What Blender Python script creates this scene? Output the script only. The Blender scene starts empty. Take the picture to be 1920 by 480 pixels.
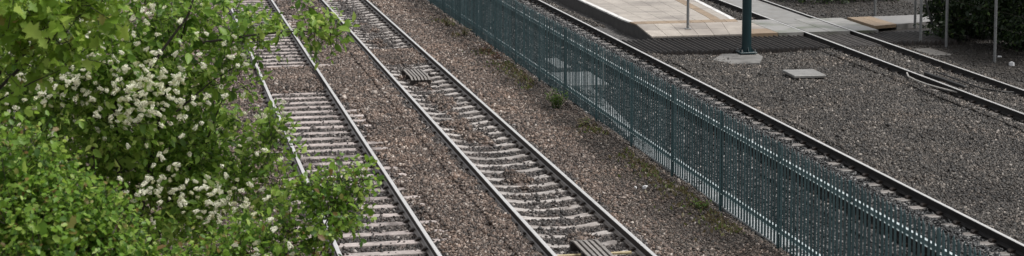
import bpy, math, random
import numpy as np
from mathutils import Vector, Matrix

S = bpy.context.scene
COL = S.collection
random.seed(7)
rng = np.random.default_rng(11)

# ------------------------------------------------------------------ camera
cam = bpy.data.cameras.new("camera")
cam_o = bpy.data.objects.new("camera", cam)
COL.objects.link(cam_o)
CAM_H = 7.0
dX = Vector((0.97964295, 0.01939322, -0.19980891))     # world axes seen from the camera
dY = Vector((-0.20074785, 0.09463827, -0.97506097))
dZ = Vector((0.0, 0.99532281, 0.09660486))
m = Matrix((dX, dY, dZ)).to_4x4()
m.translation = Vector((0, 0, CAM_H))
cam_o.matrix_world = m
cam.sensor_fit = 'HORIZONTAL'
cam.sensor_width = 36.0
cam.lens = 3400.0 / 1920.0 * 36.0
cam.shift_y = -290.0 / 1920.0
cam.clip_start = 0.1
cam.clip_end = 3000
cam.dof.use_dof = True
cam.dof.focus_distance = 40.0
cam.dof.aperture_fstop = 5.6
S.camera = cam_o

# ------------------------------------------------------------------ overcast daylight
SUN_EL, SUN_AZ = math.radians(62), math.radians(105)
W = bpy.data.worlds.new("World")
S.world = W
W.use_nodes = True
nt = W.node_tree
nt.nodes.clear()
out = nt.nodes.new("ShaderNodeOutputWorld")
bg = nt.nodes.new("ShaderNodeBackground")
sky = nt.nodes.new("ShaderNodeTexSky")
sky.sky_type = 'NISHITA'
sky.sun_disc = False
sky.sun_elevation = SUN_EL
sky.sun_rotation = SUN_AZ
sky.air_density = 1.0
sky.dust_density = 4.0
hs = nt.nodes.new("ShaderNodeHueSaturation")
hs.inputs['Saturation'].default_value = 0.16
nt.links.new(sky.outputs[0], hs.inputs['Color'])
nt.links.new(hs.outputs[0], bg.inputs[0])
bg.inputs[1].default_value = 0.095
nt.links.new(bg.outputs[0], out.inputs[0])
sun = bpy.data.lights.new("sun", 'SUN')
sun.energy = 1.5
sun.angle = math.radians(16)
sun.color = (1.0, 0.97, 0.92)
sun_o = bpy.data.objects.new("sun", sun)
COL.objects.link(sun_o)
sd = Vector((math.sin(SUN_AZ) * math.cos(SUN_EL), math.cos(SUN_AZ) * math.cos(SUN_EL), math.sin(SUN_EL)))
sun_o.rotation_euler = sd.to_track_quat('Z', 'Y').to_euler()
sun_o.location = (0, 0, 40)
S.view_settings.view_transform = 'Standard'
S.view_settings.look = 'None'
S.view_settings.exposure = 0.68
S.view_settings.gamma = 1.0
S.cycles.max_bounces = 6

# ------------------------------------------------------------------ helpers
def tag(o, label=None, cat=None, group=None, kind=None):
    if label: o['label'] = label
    if cat: o['category'] = cat
    if group: o['group'] = group
    if kind: o['kind'] = kind
    return o

def empty(name, loc, rz=0.0):
    o = bpy.data.objects.new(name, None)
    o.location = loc
    o.rotation_euler = (0, 0, rz)
    o.empty_display_size = 0.2
    COL.objects.link(o)
    return o

def link(name, me, parent=None, loc=(0, 0, 0), rot=(0, 0, 0), scale=(1, 1, 1)):
    o = bpy.data.objects.new(name, me)
    o.location = loc
    o.rotation_euler = rot
    o.scale = scale
    if parent is not None: o.parent = parent
    COL.objects.link(o)
    return o

class MB:
    """collects shapes; build() links them as one mesh object"""
    def __init__(s): s.v = []; s.f = []; s.mi = []
    def add(s, vs, fs, mi=0):
        b = len(s.v)
        s.v += [tuple(x) for x in vs]
        s.f += [tuple(b + i for i in f) for f in fs]
        s.mi += [mi] * len(fs)
        return s
    def box(s, x0, x1, y0, y1, z0, z1, mi=0, bev=0.0):
        if bev <= 0:
            vs = [(x0,y0,z0),(x1,y0,z0),(x1,y1,z0),(x0,y1,z0),(x0,y0,z1),(x1,y0,z1),(x1,y1,z1),(x0,y1,z1)]
            return s.add(vs, [(3,2,1,0),(4,5,6,7),(0,1,5,4),(1,2,6,5),(2,3,7,6),(3,0,4,7)], mi)
        b = bev
        vs = [(x0,y0,z0),(x1,y0,z0),(x1,y1,z0),(x0,y1,z0),
              (x0,y0,z1-b),(x1,y0,z1-b),(x1,y1,z1-b),(x0,y1,z1-b),
              (x0+b,y0+b,z1),(x1-b,y0+b,z1),(x1-b,y1-b,z1),(x0+b,y1-b,z1)]
        return s.add(vs, [(3,2,1,0),(8,9,10,11)] + [(i,(i+1)%4,4+(i+1)%4,4+i) for i in range(4)]
                     + [(4+i,4+(i+1)%4,8+(i+1)%4,8+i) for i in range(4)], mi)
    def quadslab(s, pts, t, mi=0):
        """four or more top corners (counter-clockwise, each x,y,z) with thickness t"""
        n = len(pts)
        vs = list(pts) + [(p[0], p[1], p[2] - t) for p in pts]
        return s.add(vs, [tuple(range(n)), tuple(range(2*n-1, n-1, -1))] + [(n+i, n+(i+1)%n, (i+1)%n, i) for i in range(n)], mi)
    def tube(s, pts, radii, n=6, mi=0, cap=True):
        pts = [Vector(p) for p in pts]
        rings = []
        for i, p in enumerate(pts):
            a = pts[max(i-1, 0)]; c = pts[min(i+1, len(pts)-1)]
            t = (c - a).normalized()
            u = t.cross(Vector((0.31, 0.2, 0.93)))
            if u.length < 1e-3: u = t.cross(Vector((1, 0, 0)))
            u.normalize(); w = t.cross(u)
            r = radii[i] if hasattr(radii, '__len__') else radii
            rings.append([p + (u*math.cos(2*math.pi*k/n) + w*math.sin(2*math.pi*k/n))*r for k in range(n)])
        vs = [v for r in rings for v in r]
        fs = []
        for i in range(len(pts)-1):
            for k in range(n):
                fs.append((i*n+k, i*n+(k+1)%n, (i+1)*n+(k+1)%n, (i+1)*n+k))
        if cap:
            fs.append(tuple(range(n-1, -1, -1)))
            fs.append(tuple((len(pts)-1)*n+k for k in range(n)))
        return s.add(vs, fs, mi)
    def mesh(s, name, mats, smooth=False):
        me = bpy.data.meshes.new(name)
        me.from_pydata(s.v, [], s.f)
        for mt in (mats if isinstance(mats, (list, tuple)) else [mats]): me.materials.append(mt)
        me.polygons.foreach_set('material_index', s.mi)
        if smooth: me.polygons.foreach_set('use_smooth', [True]*len(s.f))
        me.update()
        return me
    def build(s, name, mats, parent=None, loc=(0,0,0), smooth=False):
        return link(name, s.mesh(name, mats, smooth), parent, loc)

def mesh_np(name, verts, tris, mat, smooth=False):
    me = bpy.data.meshes.new(name)
    nv, nf, k = len(verts), len(tris), tris.shape[1]
    me.vertices.add(nv)
    me.vertices.foreach_set('co', np.ascontiguousarray(verts, dtype=np.float32).ravel())
    me.loops.add(nf*k)
    me.loops.foreach_set('vertex_index', np.ascontiguousarray(tris, dtype=np.int32).ravel())
    me.polygons.add(nf)
    me.polygons.foreach_set('loop_start', np.arange(0, nf*k, k, dtype=np.int32))
    me.polygons.foreach_set('loop_total', np.full(nf, k, dtype=np.int32))
    if smooth: me.polygons.foreach_set('use_smooth', np.ones(nf, dtype=bool))
    me.materials.append(mat)
    me.update(calc_edges=True)
    return me

# smooth value noise on the ground plane
_tab = np.random.default_rng(5).random((256, 256))
def vnoise(x, y, f):
    x = np.asarray(x, dtype=float)*f; y = np.asarray(y, dtype=float)*f
    xi = np.floor(x).astype(int); yi = np.floor(y).astype(int)
    tx = x-xi; ty = y-yi
    tx = tx*tx*(3-2*tx); ty = ty*ty*(3-2*ty)
    a = _tab[xi % 256, yi % 256]; b = _tab[(xi+1) % 256, yi % 256]
    c = _tab[xi % 256, (yi+1) % 256]; d = _tab[(xi+1) % 256, (yi+1) % 256]
    return (a*(1-tx)+b*tx)*(1-ty) + (c*(1-tx)+d*tx)*ty

# ------------------------------------------------------------------ materials
def N(nt, t, **kw):
    n = nt.nodes.new(t)
    for k, v in kw.items(): setattr(n, k, v)
    return n
def ramp(nt, fac, stops, interp='LINEAR'):
    r = N(nt, "ShaderNodeValToRGB")
    cr = r.color_ramp; cr.interpolation = interp
    while len(cr.elements) > 1: cr.elements.remove(cr.elements[-1])
    cr.elements[0].position = stops[0][0]; cr.elements[0].color = (*stops[0][1], 1)
    for p, c in stops[1:]:
        e = cr.elements.new(p); e.color = (*c, 1)
    nt.links.new(fac, r.inputs[0])
    return r.outputs[0]
def base_mat(name):
    mt = bpy.data.materials.new(name); mt.use_nodes = True
    nt = mt.node_tree
    b = nt.nodes['Principled BSDF']
    return mt, nt, b
def surf(name, c1, c2, scale=6.0, rough=0.6, metal=0.0, bump=0.15, spec=0.5, rough2=None, detail=6.0, stain=None, stain_scale=1.0, island=0.0):
    """two-tone noise surface with fine relief; stain = a third colour in broad blotches"""
    mt, nt, b = base_mat(name)
    L = nt.links.new
    tc = N(nt, "ShaderNodeTexCoord")
    geo = N(nt, "ShaderNodeNewGeometry")
    no = N(nt, "ShaderNodeTexNoise"); no.inputs['Scale'].default_value = scale; no.inputs['Detail'].default_value = detail; no.inputs['Roughness'].default_value = 0.65
    L(geo.outputs['Position'], no.inputs['Vector'])
    col = ramp(nt, no.outputs['Fac'], [(0.3, c1), (0.7, c2)])
    if stain:
        n2 = N(nt, "ShaderNodeTexNoise"); n2.inputs['Scale'].default_value = stain_scale; n2.inputs['Detail'].default_value = 5
        L(geo.outputs['Position'], n2.inputs['Vector'])
        mr = N(nt, "ShaderNodeMapRange"); mr.inputs[1].default_value = 0.48; mr.inputs[2].default_value = 0.66
        L(n2.outputs['Fac'], mr.inputs[0])
        mx = N(nt, "ShaderNodeMix", data_type='RGBA'); mx.inputs[7].default_value = (*stain, 1)
        L(mr.outputs[0], mx.inputs[0]); L(col, mx.inputs[6]); col = mx.outputs[2]
    if island:
        oi = N(nt, "ShaderNodeObjectInfo")
        mr = N(nt, "ShaderNodeMapRange"); mr.inputs[3].default_value = 1-island; mr.inputs[4].default_value = 1+island
        L(oi.outputs['Random'], mr.inputs[0])
        mx = N(nt, "ShaderNodeMix", data_type='RGBA', blend_type='MULTIPLY'); mx.inputs[0].default_value = 1
        L(col, mx.inputs[6]); L(mr.outputs[0], mx.inputs[7]); col = mx.outputs[2]
    L(col, b.inputs['Base Color'])
    b.inputs['Metallic'].default_value = metal
    b.inputs['Specular IOR Level'].default_value = spec
    if rough2 is None: b.inputs['Roughness'].default_value = rough
    else:
        mr = N(nt, "ShaderNodeMapRange"); mr.inputs[3].default_value = rough; mr.inputs[4].default_value = rough2
        L(no.outputs['Fac'], mr.inputs[0]); L(mr.outputs[0], b.inputs['Roughness'])
    if bump:
        bp = N(nt, "ShaderNodeBump"); bp.inputs['Strength'].default_value = bump; bp.inputs['Distance'].default_value = 0.01
        n3 = N(nt, "ShaderNodeTexNoise"); n3.inputs['Scale'].default_value = scale*6; n3.inputs['Detail'].default_value = 4
        L(geo.outputs['Position'], n3.inputs['Vector'])
        L(n3.outputs['Fac'], bp.inputs['Height']); L(bp.outputs[0], b.inputs['Normal'])
    return mt

def stone_mat(name, stops, rough=0.5, spec=0.5):
    mt, nt, b = base_mat(name)
    geo = N(nt, "ShaderNodeNewGeometry")
    col = ramp(nt, geo.outputs['Random Per Island'], stops)
    no = N(nt, "ShaderNodeTexNoise"); no.inputs['Scale'].default_value = 30
    nt.links.new(geo.outputs['Position'], no.inputs['Vector'])
    mx = N(nt, "ShaderNodeMix", data_type='RGBA', blend_type='MULTIPLY'); mx.inputs[0].default_value = 0.6
    nt.links.new(col, mx.inputs[6])
    nt.links.new(ramp(nt, no.outputs['Fac'], [(0.3, (0.6, 0.6, 0.6)), (0.7, (1.25, 1.22, 1.2))]), mx.inputs[7])
    n2 = N(nt, "ShaderNodeTexNoise"); n2.inputs['Scale'].default_value = 0.55; n2.inputs['Detail'].default_value = 5; n2.inputs['Roughness'].default_value = 0.6
    nt.links.new(geo.outputs['Position'], n2.inputs['Vector'])
    m2 = N(nt, "ShaderNodeMix", data_type='RGBA', blend_type='MULTIPLY'); m2.inputs[0].default_value = 1.0
    nt.links.new(mx.outputs[2], m2.inputs[6])
    nt.links.new(ramp(nt, n2.outputs['Fac'], [(0.30, (0.50, 0.47, 0.45)), (0.5, (1.0, 1.0, 1.0)), (0.70, (1.36, 1.26, 1.18))]), m2.inputs[7])
    nt.links.new(m2.outputs[2], b.inputs['Base Color'])
    b.inputs['Roughness'].default_value = rough
    b.inputs['Specular IOR Level'].default_value = spec
    return mt

def leaf_mat(name, stops, trans=0.45, rough=0.42):
    mt, nt, b = base_mat(name)
    geo = N(nt, "ShaderNodeNewGeometry")
    col = ramp(nt, geo.outputs['Random Per Island'], stops)
    nt.links.new(col, b.inputs['Base Color'])
    b.inputs['Roughness'].default_value = rough
    b.inputs['Specular IOR Level'].default_value = 0.35
    tr = N(nt, "ShaderNodeBsdfTranslucent")
    hs = N(nt, "ShaderNodeHueSaturation"); hs.inputs['Hue'].default_value = 0.485; hs.inputs['Value'].default_value = 1.5
    nt.links.new(col, hs.inputs['Color']); nt.links.new(hs.outputs[0], tr.inputs['Color'])
    mx = N(nt, "ShaderNodeMixShader"); mx.inputs[0].default_value = trans
    o = nt.nodes['Material Output']
    nt.links.new(b.outputs[0], mx.inputs[1]); nt.links.new(tr.outputs[0], mx.inputs[2]); nt.links.new(mx.outputs[0], o.inputs[0])
    return mt

M = {}
M['rail_top'] = surf('polished_steel', (0.62,0.605,0.59), (0.76,0.745,0.73), 3, 0.25, 0.4, 0.0, rough2=0.36)
M['rail_foot'] = surf('worn_rail_foot', (0.20,0.172,0.15), (0.34,0.305,0.28), 8, 0.40, 0.2, 0.2)
M['rail_rust'] = surf('rusty_rail_side', (0.018,0.014,0.012), (0.045,0.033,0.027), 8, 0.7, 0.0, 0.3)
M['rail_dark'] = surf('dark_rail_side', (0.008,0.007,0.007), (0.02,0.016,0.014), 8, 0.75, 0.0, 0.3)
M['sleeper_a'] = surf('weathered_sleeper', (0.33,0.278,0.26), (0.54,0.47,0.442), 9, 0.5, 0, 0.4, stain=(0.14,0.115,0.105), stain_scale=2.2, island=0.18)
M['sleeper_b'] = surf('grey_sleeper', (0.31,0.28,0.26), (0.51,0.468,0.44), 9, 0.5, 0, 0.4, stain=(0.16,0.135,0.12), stain_scale=2.0, island=0.18)
M['sleeper_c'] = surf('dark_sleeper', (0.11,0.098,0.09), (0.22,0.198,0.183), 9, 0.5, 0, 0.4, island=0.2)
M['clip'] = surf('clip_steel', (0.02,0.016,0.014), (0.055,0.04,0.032), 20, 0.5, 0.3, 0.2)
M['fence'] = surf('teal_fence_paint', (0.050,0.104,0.114), (0.078,0.142,0.153), 5, 0.4, 0, 0.05, spec=0.5, island=0.2)
M['fence_post'] = surf('teal_post_paint', (0.030,0.072,0.079), (0.045,0.096,0.104), 5, 0.36, 0, 0.05, island=0.1)
M['fence_rail'] = surf('sheen_fence_flange', (0.46,0.56,0.57), (0.66,0.74,0.74), 9, 0.22, 0.0, 0.0)  # pale colour stands for wet sky sheen on teal flanges
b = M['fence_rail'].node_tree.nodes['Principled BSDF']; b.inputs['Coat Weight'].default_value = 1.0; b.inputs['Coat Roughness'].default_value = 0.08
M['pole'] = surf('teal_pole_paint', (0.006,0.024,0.029), (0.010,0.036,0.042), 2, 0.35, 0, 0.03)
M['galv'] = surf('galvanised_steel', (0.20,0.205,0.205), (0.31,0.315,0.315), 12, 0.5, 0.5, 0.05)
M['conc'] = surf('wet_concrete', (0.19,0.186,0.178), (0.33,0.322,0.308), 5, 0.45, 0, 0.3, stain=(0.2,0.19,0.175), stain_scale=2.5, island=0.15)
M['conc_dull'] = surf('dull_concrete', (0.085,0.08,0.075), (0.17,0.16,0.15), 5, 0.6, 0, 0.3)
M['conc_pad'] = surf('stained_concrete', (0.13,0.125,0.117), (0.25,0.24,0.225), 6, 0.55, 0, 0.3, stain=(0.09,0.085,0.08), stain_scale=3)
M['conc_lid'] = surf('trough_concrete', (0.20,0.215,0.22), (0.34,0.36,0.365), 7, 0.4, 0, 0.2, island=0.15)
M['conc_dark'] = surf('dark_concrete', (0.05,0.047,0.045), (0.10,0.094,0.09), 4, 0.7, 0, 0.3)
M['paving'] = surf('wet_paving', (0.35,0.308,0.262), (0.46,0.412,0.36), 3, 0.32, 0, 0.12, rough2=0.5, stain=(0.27,0.235,0.205), stain_scale=0.7, island=0.09)
M['tactile'] = surf('buff_tactile', (0.23,0.160,0.100), (0.33,0.24,0.155), 6, 0.45, 0, 0.3, island=0.1)
M['white_edge'] = surf('white_painted_edge', (0.68,0.66,0.64), (0.80,0.79,0.77), 9, 0.45, 0, 0.1, stain=(0.5,0.48,0.46), stain_scale=3)
M['panel'] = surf('wet_crossing_panel', (0.20,0.192,0.18), (0.33,0.318,0.30), 4, 0.18, 0, 0.2, rough2=0.5, stain=(0.125,0.135,0.09), stain_scale=1.1, island=0.12)
M['path'] = surf('grey_path', (0.19,0.18,0.175), (0.28,0.27,0.26), 3, 0.4, 0, 0.3)
M['guard'] = surf('dark_timber_ridge', (0.018,0.014,0.012), (0.045,0.036,0.031), 6, 0.6, 0, 0.4, island=0.3)
M['guard_grey'] = surf('grey_timber_ridge', (0.09,0.08,0.072), (0.15,0.135,0.125), 6, 0.6, 0, 0.4, island=0.2)
M['timber'] = surf('old_timber', (0.15,0.136,0.124), (0.29,0.268,0.248), 12, 0.55, 0, 0.3, island=0.12)
M['yellow_bar'] = surf('faded_yellow_bar', (0.36,0.28,0.14), (0.50,0.42,0.25), 14, 0.5, 0, 0.1)
M['cable'] = surf('grey_cable', (0.34,0.325,0.30), (0.46,0.44,0.41), 20, 0.5, 0, 0.0)
M['black'] = surf('black_rubber', (0.012,0.012,0.012), (0.025,0.024,0.023), 20, 0.5, 0, 0.05)
M['white'] = surf('white_plastic', (0.72,0.72,0.72), (0.82,0.82,0.82), 20, 0.5, 0, 0.0)
M['bark'] = surf('dark_bark', (0.018,0.014,0.011), (0.05,0.04,0.032), 20, 0.8, 0, 0.5)
M['stone_pink'] = stone_mat('track_ballast_stone', [(0.0,(0.014,0.0105,0.0085)),(0.3,(0.056,0.040,0.031)),(0.62,(0.145,0.101,0.077)),(0.86,(0.235,0.178,0.146)),(0.95,(0.35,0.30,0.262)),(1.0,(0.52,0.47,0.43))])
M['stone_crib'] = stone_mat('crib_stone', [(0.0,(0.015,0.0135,0.0125)),(0.45,(0.046,0.040,0.037)),(0.8,(0.095,0.082,0.076)),(0.95,(0.22,0.197,0.183)),(1.0,(0.42,0.39,0.37))])  # darker tone holds shade between sleepers, as well as wet and brake dust
M['stone_grey'] = stone_mat('tram_ballast_stone', [(0.0,(0.009,0.0078,0.0066)),(0.4,(0.032,0.0275,0.023)),(0.78,(0.073,0.062,0.0515)),(0.95,(0.15,0.13,0.112)),(1.0,(0.34,0.31,0.28))])
M['stone_wet'] = stone_mat('dark_wet_stone', [(0.0,(0.006,0.006,0.0065)),(0.45,(0.019,0.020,0.021)),(0.8,(0.045,0.046,0.047)),(0.95,(0.14,0.14,0.14)),(1.0,(0.36,0.36,0.355))], rough=0.35)
M['stone_soil'] = stone_mat('dark_soil_stone', [(0.0,(0.012,0.010,0.009)),(0.5,(0.030,0.026,0.022)),(0.9,(0.055,0.047,0.04)),(1.0,(0.14,0.125,0.11))])
M['stone_dirt'] = stone_mat('dirty_stone', [(0.0,(0.03,0.025,0.021)),(0.5,(0.075,0.060,0.048)),(0.85,(0.13,0.105,0.085)),(0.97,(0.24,0.20,0.17)),(1.0,(0.36,0.32,0.28))])
M['leaf_haw'] = leaf_mat('hawthorn_leaf', [(0.0,(0.045,0.11,0.015)),(0.35,(0.115,0.23,0.028)),(0.75,(0.215,0.36,0.048)),(0.93,(0.38,0.50,0.13)),(0.97,(0.24,0.19,0.06)),(1.0,(0.16,0.10,0.04))])
M['leaf_cherry'] = leaf_mat('cherry_leaf', [(0.0,(0.055,0.125,0.016)),(0.35,(0.135,0.25,0.036)),(0.75,(0.235,0.375,0.062)),(1.0,(0.42,0.53,0.15))])
M['leaf_maple'] = leaf_mat('maple_leaf', [(0.0,(0.12,0.225,0.025)),(0.5,(0.21,0.345,0.045)),(0.86,(0.30,0.42,0.08)),(0.97,(0.30,0.40,0.08)),(1.0,(0.27,0.19,0.06))])
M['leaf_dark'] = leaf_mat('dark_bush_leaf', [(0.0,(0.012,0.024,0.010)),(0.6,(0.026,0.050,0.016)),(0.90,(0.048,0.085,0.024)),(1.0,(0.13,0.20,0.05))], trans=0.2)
M['leaf_weed'] = leaf_mat('weed_leaf', [(0.0,(0.06,0.12,0.02)),(0.6,(0.11,0.19,0.035)),(1.0,(0.18,0.25,0.07))])
M['leaf_dry'] = leaf_mat('dry_grass', [(0.0,(0.12,0.095,0.05)),(0.5,(0.20,0.165,0.09)),(0.75,(0.15,0.17,0.05)),(1.0,(0.10,0.16,0.035))], trans=0.2)
M['leaf_rust'] = leaf_mat('rusty_leaf', [(0.0,(0.09,0.035,0.02)),(0.6,(0.15,0.065,0.035)),(1.0,(0.12,0.10,0.04))], trans=0.2)
M['petal'] = leaf_mat('cream_petal', [(0.0,(0.34,0.33,0.16)),(0.25,(0.54,0.55,0.36)),(0.7,(0.68,0.68,0.51)),(1.0,(0.78,0.78,0.66))], trans=0.25, rough=0.6)

# ------------------------------------------------------------------ layout of the ground (metres; rail tops at z = 0)
XA, XB, XC = 3.645, 6.88, 12.735                 # track centres
D_SLOPE = 0.0214
def xd(y): return 19.90 + (y - 37.0)*D_SLOPE     # tram track beyond the platform, slightly askew
SP = 0.66
FX = 9.80                                        # fence line
GZ = -0.20

def sstep(a, b, x): 
    t = np.clip((x-a)/(b-a), 0, 1); return t*t*(3-2*t)
def patch_a(x, y):   # where ballast has run over the sleepers
    return np.maximum(sstep(43.7, 44.3, y)*(1-sstep(47.6, 48.3, y)), 0)
def patch_b(x, y):
    p = np.maximum(sstep(48.0, 48.6, y)*(1-sstep(50.6, 51.4, y)), 0)
    n = vnoise(x+40, y*0.8, 1.15)*0.65 + vnoise(x, y, 3.1)*0.35
    mid = np.exp(-((x-XB+0.05)/0.42)**2)
    return np.maximum(p*1.1, sstep(0.56, 0.66, n*0.62+mid*0.26))
def gh(x, y):
    x = np.asarray(x, dtype=float); y = np.asarray(y, dtype=float)
    n = (vnoise(x, y, 0.6)-0.5)*0.05 + (vnoise(x, y, 2.3)-0.5)*0.025
    h = GZ + n
    inA = (np.abs(x-XA) < 1.22); inB = (np.abs(x-XB) < 1.22)
    h = np.where(inA, -0.218 + n*0.3 + 0.09*patch_a(x, y), h)
    h = np.where(inB, -0.232 + n*0.3 + 0.075*patch_b(x, y), h)
    ea = sstep(0.84, 1.0, np.abs(x-XA))*inA; eb = sstep(0.80, 0.88, np.abs(x-XB))*inB
    h = h*(1-ea) + ea*(-0.172 + (vnoise(x, y, 1.6)-0.62)*0.10)
    h = h*(1-eb) + eb*(-0.135+n)
    # ballast shoulders beside the sleepers ends
    for c in (XA, XB):
        h = h + np.where(np.abs(x-c) >= 1.22, 0.03*np.exp(-((np.abs(x-c)-1.4)/0.25)**2), 0)
    inC = np.abs(x-XC) < 1.3
    hc = np.where(((x > 13.06) & (x < 13.56)) | (np.abs(x-11.98) < 0.22), -0.212, -0.14)
    h = np.where(inC, hc + n*0.5, h)
    dx = x - xd(y)
    inD = np.abs(dx) < 1.35
    hd = np.where((np.abs(dx+0.75) < 0.2) | (np.abs(dx-0.75) < 0.2), -0.20, -0.15)
    hd = np.where((dx < -0.80) & (dx > -1.12) & (y < 41.2), -0.205, hd)
    h = np.where(inD, hd + n*0.4, h)
    h = h + np.where((x > 13.9) & (x < 18.6), (vnoise(x+9, y, 0.35)-0.5)*0.10, 0)
    return h

def dirtness(x, y):
    e = 8.80 - 0.75*(1-sstep(29, 36, y)) + 0.45*sstep(38, 50, y) + (vnoise(x+3, y, 0.8)-0.5)*0.9
    return sstep(-0.25, 0.35, x-e)*(x < 10.0)

# ground: one sheet out to the horizon, finely gridded where it is seen
gx = np.concatenate([[-900,-300,-90,-30,-10,-5,-2.5], np.arange(-1.0, 26.01, 0.10), [28,32,45,90,300,900]])
gy = np.concatenate([[-300,-90,-30,0,10,16], np.arange(20, 66.01, 0.14), [68,72,80,100,160,300,700,1500]])
GX, GY = np.meshgrid(gx, gy, indexing='ij')
GZZ = gh(GX, GY)
far = (GX < -1.0) | (GX > 26) | (GY < 20) | (GY > 66)
GZZ = np.where(far, -0.21, GZZ)
vs = np.stack([GX, GY, GZZ], -1).reshape(-1, 3)
ni, nj = GX.shape
idx = np.arange(ni*nj).reshape(ni, nj)
quads = np.stack([idx[:-1,:-1], idx[1:,:-1], idx[1:,1:], idx[:-1,1:]], -1).reshape(-1, 4)

def ground_mat():
    mt, nt, b = base_mat('ballast_and_soil')
    L = nt.links.new
    geo = N(nt, "ShaderNodeNewGeometry")
    sep = N(nt, "ShaderNodeSeparateXYZ"); L(geo.outputs['Position'], sep.inputs[0])
    vor = N(nt, "ShaderNodeTexVoronoi"); vor.inputs['Scale'].default_value = 17
    L(geo.outputs['Position'], vor.inputs['Vector'])
    sc = N(nt, "ShaderNodeSeparateColor"); L(vor.outputs['Color'], sc.inputs[0])
    pink = ramp(nt, sc.outputs[0], [(0.0,(0.045,0.037,0.033)),(0.4,(0.11,0.085,0.074)),(0.8,(0.19,0.142,0.122)),(1.0,(0.30,0.26,0.24))])
    grey = ramp(nt, sc.outputs[0], [(0.0,(0.022,0.021,0.020)),(0.5,(0.065,0.060,0.056)),(0.9,(0.12,0.11,0.104)),(1.0,(0.24,0.225,0.215))])
    dirt = ramp(nt, sc.outputs[1], [(0.0,(0.028,0.022,0.018)),(0.6,(0.06,0.048,0.038)),(1.0,(0.10,0.082,0.064))])
    nz = N(nt, "ShaderNodeTexNoise"); nz.inputs['Scale'].default_value = 0.9; nz.inputs['Detail'].default_value = 5
    L(geo.outputs['Position'], nz.inputs['Vector'])
    def wob(a, b_, amp):
        ad = N(nt, "ShaderNodeMath", operation='MULTIPLY_ADD'); ad.inputs[1].default_value = amp; L(nz.outputs['Fac'], ad.inputs[0]); L(sep.outputs[0], ad.inputs[2])
        mr = N(nt, "ShaderNodeMapRange"); mr.inputs[1].default_value = a+amp/2; mr.inputs[2].default_value = b_+amp/2
        L(ad.outputs[0], mr.inputs[0]); return mr.outputs[0]
    def mix(f, a, c):
        mx = N(nt, "ShaderNodeMix", data_type='RGBA'); L(f, mx.inputs[0]); L(a, mx.inputs[6]); L(c, mx.inputs[7]); return mx.outputs[2]
    c = mix(wob(8.5, 9.5, 1.2), pink, dirt)
    wet = ramp(nt, sc.outputs[0], [(0.0,(0.010,0.010,0.010)),(0.7,(0.03,0.03,0.03)),(1.0,(0.07,0.07,0.07))])
    c = mix(wob(9.82, 9.9, 0.0), c, wet)
    c = mix(wob(13.2, 13.6, 0.0), c, grey)
    soil = ramp(nt, sc.outputs[1], [(0.0,(0.014,0.011,0.009)),(0.6,(0.030,0.025,0.020)),(1.0,(0.05,0.042,0.034))])
    c = mix(wob(20.9, 21.9, 0.8), c, soil)
    L(c, b.inputs['Base Color'])
    b.inputs['Roughness'].default_value = 0.6
    bp = N(nt, "ShaderNodeBump"); bp.inputs['Strength'].default_value = 0.9; bp.inputs['Distance'].default_value = 0.03; bp.invert = True
    L(vor.outputs['Distance'], bp.inputs['Height']); L(bp.outputs[0], b.inputs['Normal'])
    return mt
g_o = link('ground', mesh_np('ground', vs, quads, ground_mat(), smooth=True))
tag(g_o, kind='structure')

# ------------------------------------------------------------------ loose stones
def project(x, y, z):
    d = np.stack([x, y, z-CAM_H], 0)
    cx = dX[0]*d[0]+dY[0]*d[1]+dZ[0]*d[2]
    cy = dX[1]*d[0]+dY[1]*d[1]+dZ[1]*d[2]
    cz = dX[2]*d[0]+dY[2]*d[1]+dZ[2]*d[2]
    return 960+3400*cx/-cz, -50-3400*cy/-cz

def on_sleeper(x, y, c, half=1.25):
    ph = np.mod(y-24.0+SP/2, SP)-SP/2
    return (np.abs(x-c) < half) & (np.abs(ph) < 0.096)

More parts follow.
